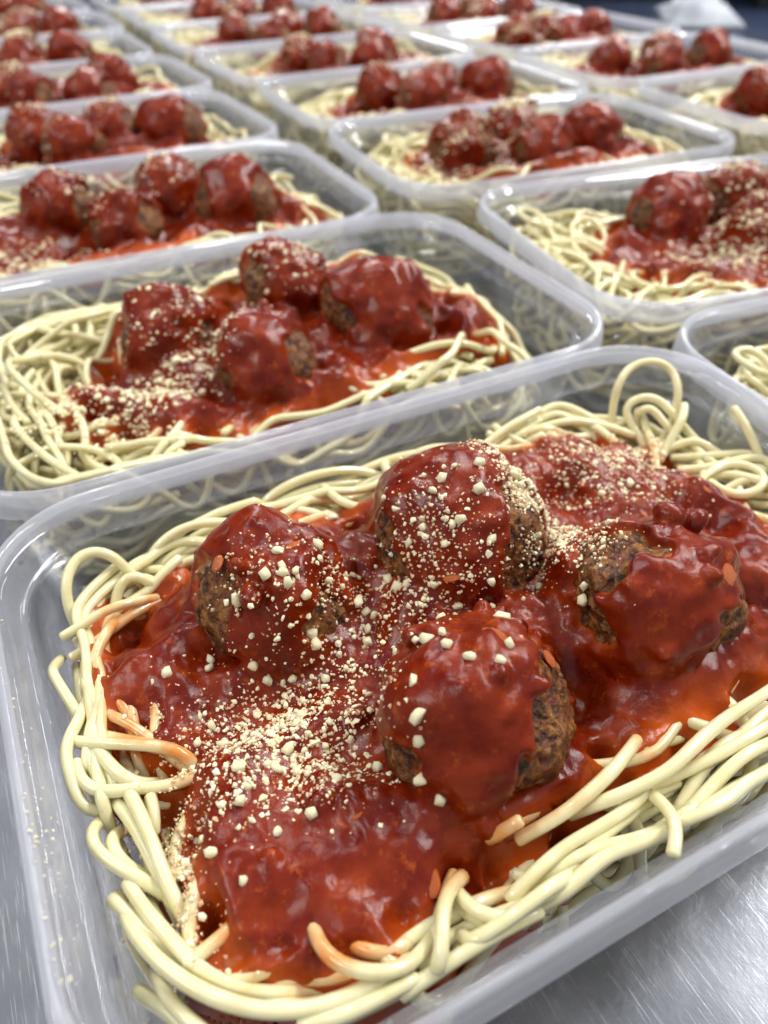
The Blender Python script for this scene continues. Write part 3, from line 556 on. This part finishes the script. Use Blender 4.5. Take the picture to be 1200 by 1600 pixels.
def variant(seed, pts, cl, top=35, cxo=3, n=(110, 90, 9), a=65):
    return dict(seed=seed, str=1.05, mid=1500, top=top, n=n, outline=blob(seed, a=a, cx_=cxo), mounds=[(cxo + 2, 3, 34, 2.6)] + [(x, y, 19, 2.0) for x, y, R in pts], balls=[((x, y, 40.0 + k % 2 * 1.2), R - 1.3, exps(seed * 10 + k)) for k, (x, y, R) in enumerate(pts)], clusters=cl,
                holes=[(-48, -24, 4, 4), (55, 10, 4, 4)])
VAR = [V0,
  variant(21, [(-26, 15, 15.2), (17, 24, 15.6), (-6, -15, 15.5), (34, -7, 17.5)], [(-45, -12, 17, 11, 1.2), (-30, -8, 12, 10, .9), (-12, 1, 12, 8, .7), (17, 22, 14, 10, .35), (-30, 14, 12, 10, .15)], n=(130, 110, 12), a=68, cxo=8),
  variant(33, [(-24, 20, 15.5), (-4, -12, 15.0), (19, 18, 15.2), (42, -6, 17.0)], [(-46, -14, 20, 12, 1.5), (-20, 18, 14, 10, .3), (18, 20, 13, 10, .6)]),
  variant(45, [(-14, 22, 16.2), (21, 25, 15.5), (9, -10, 16.5), (44, -10, 17.5)], [(-15, -14, 15, 13, 1.6), (2, 8, 8, 10, .9), (20, 22, 12, 8, .7)], cxo=6, a=60, n=(110, 90, 6)),
  variant(57, [(-18, 20, 15.0), (-6, -12, 15.6), (18, 12, 16.0), (45, -2, 17.4)], [(-38, -12, 18, 13, 1.4), (-16, 22, 10, 8, .7), (16, 16, 13, 9, .8)]),
  variant(69, [(-30, 12, 15.4), (8, 26, 16.0), (2, -13, 15.0), (38, 0, 17.0)], [(-48, -6, 14, 14, 1.6), (8, 25, 10, 8, 1.2), (-14, 0, 14, 10, .8)]),
  variant(81, [(-16, 24, 16.0), (-12, -10, 15.0), (22, -12, 16.4), (40, 16, 16.0)], [(-44, 4, 14, 18, 1.3), (-16, 22, 10, 8, 1.4), (20, 6, 10, 12, .9)]),
]
QUAL = [(0.6, 10, 6, 238, 22000), (0.9, 8, 5, 520, 3200), (1.15, 6, 4, 420, 1800), (1.0, 7, 5, 430, 2200), (1.15, 6, 4, 520, 1800), (1.15, 6, 4, 520, 1800), (1.15, 6, 4, 520, 1800)]
# (h of the sauce grid, sides of a strand, ball subdivision, crumbs, fine crumbs)
MEALS = [helping(v, *q) for v, q in zip(VAR, QUAL)]

# ------------------------------------------------------------------ tray
HX, HY, RC = 87.3, 57.6, 23.0
def loft(name, prof, mat, close_ends=False):
    V = []; F = []; m = 12; tot = 4 * m
    for off, z in prof:
        hx, hy, r = HX - off, HY - off, max(3.0, RC - off * .75)
        for q, (sx, sy) in enumerate(((1, 1), (-1, 1), (-1, -1), (1, -1))):
            for k in range(m):
                a = math.pi / 2 * (q + k / (m - 1)); V.append((sx * (hx - r) + r * math.cos(a), sy * (hy - r) + r * math.sin(a), z))
    n = len(prof)
    for i in range(n - 1 if close_ends else n):
        i2 = (i + 1) % n
        for k in range(tot): F.append((i * tot + k, i * tot + (k + 1) % tot, i2 * tot + (k + 1) % tot, i2 * tot + k))
    if close_ends: F.append(tuple(range(tot))[::-1]); F.append(tuple(range((n - 1) * tot, n * tot)))
    F = [f[::-1] for f in F]
    me = mesh(name, V, F, mat)
    return me
RIM_ME = loft('rim', [(1.2, 46.6), (.75, 47.4), (.3, 47.85), (-.1, 48.0), (-.6, 47.85), (-.95, 47.4), (-1.15, 46.8), (-1.35, 45.0), (-1.7, 42.2), (-1.7, 41.9), (-1.3, 41.9), (-.95, 42.2), (-.7, 44.6), (-.35, 46.3), (.2, 46.6), (.6, 46.3)], RIMP)
COL_ME = loft('collar', [(4.6, 40.2), (4.0, 40.5), (3.5, 41.0), (3.1, 41.6), (2.5, 44.0), (1.25, 46.55), (.65, 46.25), (.85, 45.6), (2.1, 42.8), (2.7, 41.0), (3.3, 40.2), (4.0, 39.9), (4.6, 39.7)], COLP)
WALL_ME = loft('tray_wall', [(12.5, 1.3), (11.0, 1.5), (10.0, 2.4), (9.6, 4.0), (7.8, 16.0), (6.2, 28.0), (4.75, 39.6), (4.2, 39.6), (5.6, 28.0), (7.2, 16.0), (9.0, 3.6), (9.5, 1.6), (10.6, .7), (12.5, .6)], WALLP)
FLOOR_ME = loft('tray_floor', [(12.6, .6), (12.6, 1.3), (20, 1.1), (24, 1.2), (25, 1.6), (26, 1.6)][::1], WALLP, True)

ROWS = ['front', 'second', 'third', 'fourth', 'fifth', 'sixth', 'seventh', 'eighth']
layout = []   # column, row, x, y, yaw, variant
for r_, (x, y, a) in enumerate([(0, 0, 0), (-3.6, 119.1, -.3), (-15.2, 238.6, -1.5), (-12.4, 355, 1.3), (-9, 473.5, 1.5), (-14, 592, -.5), (-8, 711, .6), (-12, 830, 0)]):
    layout.append(('left', r_, x, y, a, [0, 1, 2, 4, 6, 5, 3, 2][r_]))
for r_, (x, y, a) in enumerate([(171.7, -3.5, -6.4), (183.1, 115.7, -8), (179.1, 245.8, -3.7), (186.8, 363.5, -2.2), (185.3, 483, 3.0), (183, 601, 0), (187, 720, 1), (182, 839, 0)]):
    layout.append(('middle', r_, x, y, a, [3, 3, 5, 4, 6, 2, 3, 5][r_]))
for r_, (x, y, a) in enumerate([(372, 128, -5), (381, 250, -3), (378, 371, -1), (380, 490, 1), (376, 609, 0), (381, 728, 0)]):
    layout.append(('right', r_, x, y, a, [6, 4, 2, 5, 3, 6][r_]))
CRG = tag(bpy.data.objects.new('probe', None)); bpy.data.objects.remove(CRG)
POS4 = ['leftmost', 'second from the left', 'nearest', 'rightmost']
def put(o, x, y, a): o.location = (x * MM, y * MM, 0); o.rotation_euler = (0, 0, math.radians(a))
def where(col, r_):
    if col == 'left' and r_ == 0: return 'the big front tray with scattered crumbs'
    n = {'left': 'left', 'middle': 'middle', 'right': 'right'}[col]
    k = ROWS[r_] if r_ else 'first'
    return 'the %s tray of the %s row' % (k, n)
stuff_cache = {}
for col, r_, x, y, a, vi in layout:
    M_ = MEALS[vi]; V = VAR[vi]; wh = where(col, r_); rr = np.random.default_rng(r_ * 31 + len(col)); near = (col, r_) in (('left', 0), ('left', 1), ('middle', 0), ('middle', 1))
    t = bpy.data.objects.new('food_tray', None); C.objects.link(t); put(t, x, y, a)
    tag(t, ('clear plastic tray at the front, open on scratched steel, holding four sauced meatballs' if (col, r_) == ('left', 0) else 'open clear plastic tray, %s from the front in the %s row' % (ROWS[r_] if r_ else 'first', col)), 'food tray', 'clear trays of spaghetti and meatballs')
    ob('rim', RIM_ME, t); ob('collar', COL_ME, t); ob('tray_wall', WALL_ME, t); ob('tray_floor', FLOOR_ME, t)
    s = bpy.data.objects.new('spaghetti', None); C.objects.link(s); put(s, x, y, a)
    tag(s, 'pale cooked spaghetti filling ' + wh, 'spaghetti', 'portions of spaghetti in trays')
    if near:
        key = ('m', vi)
        if key not in stuff_cache: stuff_cache[key] = [mesh('spaghetti_strand', vv, ff, PASTA, True, {'stain': st}) for vv, ff, st in M_['strands'][:298]]
        for me in stuff_cache[key]: ob('spaghetti_strand', me, s)
    else:
        key = ('j', vi)
        if key not in stuff_cache:
            VV = []; FF = []; SS = []; n = 0
            for vv, ff, st in M_['strands']: VV.append(vv); FF += [tuple(q + n for q in f) for f in ff]; SS.append(st); n += len(vv)
            stuff_cache[key] = mesh('spaghetti_strands', np.vstack(VV), FF, PASTA, True, {'stain': np.concatenate(SS)})
        tag(ob('spaghetti_strands', stuff_cache[key], s), kind='stuff')
    sa = ob('tomato_sauce', M_['sauce'][0]); put(sa, x, y, a); tag(sa, 'glossy red tomato sauce spread over the spaghetti in ' + wh, 'sauce', 'tomato sauce on the spaghetti')
    ca, sn = math.cos(math.radians(a)), math.sin(math.radians(a))
    order = sorted(range(4), key=lambda k: V['balls'][k][0][0] * .889 - V['balls'][k][0][1] * .458)
    names = {}
    for rank, k in enumerate(order): names[k] = ['leftmost', 'second from left', 'third from left', 'rightmost'][rank]
    for k, (c, bm_) in enumerate(M_['balls']):
        o = ob('meatball', bm_); o.location = ((x + ca * c[0] - sn * c[1]) * MM, (y + sn * c[0] + ca * c[1]) * MM, c[2] * MM); o.rotation_euler = (0, 0, math.radians(a))
        tag(o, ({0: 'browned meatball with bare crust on its left side, by the tray corner', 1: 'browned meatball at the back, bare crust on both sides of its sauce cap', 2: 'nearest browned meatball, its right side bare crust below a sauce cap', 3: 'browned meatball nearest the right side of the front tray, under thick sauce'}[k] if vi == 0 else 'sauce-covered meatball, %s of four in %s' % (names[k], wh)), 'meatball', 'meatballs under tomato sauce')
        if M_['sauce'][k + 1] is not None: ob('sauce_coating', M_['sauce'][k + 1], o)
    ct = bpy.data.objects.new('grated_crumbs', None); C.objects.link(ct); put(ct, x, y, a)
    tag(ct, 'cream coloured grated crumbs scattered over the sauce in ' + wh, 'crumb topping', 'crumb toppings on the sauce')
    r = np.random.default_rng(5 + vi)
    if vi == 0:
        big = [(bx, by, M_['topf'](bx, by) + .45, float(r.uniform(.95, 1.5))) for bx, by in BIG] + M_['big']
        for q, (bx, by, bz, s_) in enumerate(big[:296]):
            o = ob('crumb', CR_M[r.integers(len(CR_M))], ct); o.location = (bx * MM, by * MM, bz * MM); o.rotation_euler = tuple(r.uniform(0, 6.28, 3)); o.scale = tuple(s_ * MM * r.uniform(.8, 1.15, 3))
        o = ob('fine_crumbs', scatter_mesh('fine_crumbs', M_['dust'], DUST, r, [OC]), ct); tag(o, kind='stuff')
        o = ob('small_crumbs', scatter_mesh('small_crumbs', M_['mid'], CRUMB, r, CR_G), ct); tag(o, kind='stuff')
    else:
        if ('c', vi) not in stuff_cache:
            stuff_cache[('c', vi)] = (scatter_mesh('crumbs', M_['big'] + M_['mid'], CRUMB, r, CR_G), scatter_mesh('fine_crumbs', M_['dust'], DUST, r, [OC]))
        tag(ob('crumbs', stuff_cache[('c', vi)][0], ct), kind='stuff'); tag(ob('fine_crumbs', stuff_cache[('c', vi)][1], ct), kind='stuff')
    if vi == 0:
        for q, (bx, by, s_) in enumerate(ONIONS):
            bz = M_['topf'](bx, by); best = min(range(4), key=lambda k: (V['balls'][k][0][0] - bx) ** 2 + (V['balls'][k][0][1] - by) ** 2); c = V['balls'][best][0]
            onb = (c[0] - bx) ** 2 + (c[1] - by) ** 2 < 14 ** 2
            me = chunk_mesh('onion_piece', ONION, 300 + q, 2, .6, .05)
            o = ob('onion_piece', me, sa); o.location = (bx * MM, by * MM, (bz - .5) * MM); nz = Vector((bx - c[0], by - c[1], bz - c[2])) if onb else Vector((r.normal() * .2, r.normal() * .2, 1))
            o.rotation_euler = nz.to_track_quat('Z', 'Y').to_euler(); o.scale = (s_ * 1.9 * MM, s_ * 1.3 * MM, s_ * .8 * MM); me.polygons.foreach_set('use_smooth', [True] * len(me.polygons))

# stray crumbs that fell on the plastic at the tray's end
r = np.random.default_rng(77); st = []
for k in range(70):
    yy = r.normal() * 16 - 14; xo = abs(r.normal()) * 1.6 + .6
    zz = 48.1 if xo < .6 else 48 - (xo - .6) * 2.35 + .2
    st.append((-HX + xo, float(np.clip(yy, -50, 30)), float(max(zz, 41.3)), float(r.uniform(.10, .30))))
o = ob('crumbs', scatter_mesh('crumbs', st, CRUMB, r, CR_G)); tag(o, 'tiny cream crumbs spilled on the end rim of the front tray', 'crumbs', kind='stuff')

# ------------------------------------------------------------------ steel table and what lies behind it
def slab(name, x0, x1, y0, y1, z0, z1, mat, bev=3):
    bm = bmesh.new(); bmesh.ops.create_cube(bm, size=1.0)
    for v in bm.verts: v.co = Vector(((x0 if v.co.x < 0 else x1) * MM, (y0 if v.co.y < 0 else y1) * MM, (z0 if v.co.z < 0 else z1) * MM))
    if bev: bmesh.ops.bevel(bm, geom=bm.edges[:], offset=bev * MM, segments=3, affect='EDGES')
    me = bpy.data.meshes.new(name); bm.to_mesh(me); bm.free(); me.materials.append(mat); return me
tb = ob('steel_worktop', slab('steel_worktop', -900, 500, -500, 1300, -40, 0, STEEL)); tag(tb, kind='structure')
fl = ob('floor', slab('floor', -5000, 6000, -3000, 8000, -920, -900, mat_plain('dark_floor', (0.03, 0.035, 0.05), .4), 0)); tag(fl, kind='structure')
wl = ob('wall', slab('wall', -5000, 6000, 4200, 4300, -900, 2600, mat_plain('dark_wall', (0.10, 0.11, 0.14), .6), 0)); tag(wl, kind='structure')
sc_ = ob('side_counter', slab('side_counter', 512, 3200, 150, 3600, -60, -14, mat_plain('navy_laminate', (0.022, 0.032, 0.065), .22))); tag(sc_, kind='structure')
BLK = mat_plain('black_plastic', (0.012, 0.013, 0.016), .35)
def crate(x, y, wx, wy, hh, a, label):
    t_ = bpy.data.objects.new('storage_crate', None); C.objects.link(t_); t_.location = (x * MM, y * MM, -.014); t_.rotation_euler.z = math.radians(a); tag(t_, label, 'crate', 'black crates on the side counter')
    for (x0, x1, y0, y1) in ((-wx / 2, wx / 2, -wy / 2, -wy / 2 + 6), (-wx / 2, wx / 2, wy / 2 - 6, wy / 2), (-wx / 2, -wx / 2 + 6, -wy / 2 + 6, wy / 2 - 6), (wx / 2 - 6, wx / 2, -wy / 2 + 6, wy / 2 - 6)):
        ob('side_panel', slab('side_panel', x0, x1, y0, y1, 0, hh - 12, BLK, 1), t_)
        ob('rim', slab('rim', x0 - 5, x1 + 5, y0 - 5, y1 + 5, hh - 12, hh, BLK, 2), t_)
    for k in range(9):
        xx = -wx / 2 + (k + .5) * wx / 9; ob('rib', slab('rib', xx - 2.5, xx + 2.5, -wy / 2 - 4, -wy / 2, 6, hh - 13, BLK, .6), t_)
    ob('base', slab('base', -wx / 2 + 6, wx / 2 - 6, -wy / 2 + 6, wy / 2 - 6, 0, 4, BLK, 0), t_)
crate(960, 1080, 330, 220, 130, -20, 'black plastic crate on the dark counter behind the trays')
crate(1210, 830, 340, 230, 150, -35, 'larger black plastic crate at the far right, on the dark counter')
n = 26; V_ = []; F_ = []; rg = np.random.default_rng(9)
gx_, gy_ = np.meshgrid(np.linspace(-1, 1, n), np.linspace(-1, 1, n), indexing='ij'); pz = np.dstack([gx_ * 45, gy_ * 75, gx_ * 0]); edge = np.clip(1 - np.maximum(abs(gx_), abs(gy_)), 0, 1)
hz = 3 + 30 * np.minimum(edge * 3, 1) * (.45 + .55 * np.abs(vn(pz, 28, 2))) + vn(pz, 11, 4) * 3 * np.minimum(edge * 4, 1)
for lay in (0, 1):
    for i in range(n):
        for j in range(n): V_.append((gx_[i, j] * 45 + vn(pz[i, j], 40, 6) * 6, gy_[i, j] * 75 + vn(pz[i, j], 40, 8) * 6, max(.6, hz[i, j]) if lay == 0 else max(0, hz[i, j] - 1.5)))
for i in range(n - 1):
    for j in range(n - 1):
        a_ = i * n + j; F_ += [(a_, a_ + n, a_ + n + 1, a_ + 1), (a_ + n * n, a_ + n * n + 1, a_ + n * n + n + 1, a_ + n * n + n)]
for k in range(n - 1): F_ += [(k, k + 1, k + 1 + n * n, k + n * n), ((n - 1) * n + k + 1, (n - 1) * n + k, (n - 1) * n + k + n * n, (n - 1) * n + k + 1 + n * n), (k * n + n, k * n, k * n + n * n, k * n + n + n * n), (k * n + n - 1, k * n + n + n - 1, k * n + n + n - 1 + n * n, k * n + n - 1 + n * n)]
cl = ob('glint_sheet', mesh('glint_sheet', V_, F_, mat_plain('glint_white', (0.30, 0.32, 0.36), .9))); cl.location = (.855, .80, -.014); cl.rotation_euler.z = -.6  # added rumpled sheet, its pale colour stands in for a white glint there
tag(cl, 'crumpled pale sheet added as a white glint on the dark counter beyond the trays', 'glint stand-in')
for m in bpy.data.meshes:
    if m.users == 0: bpy.data.meshes.remove(m)
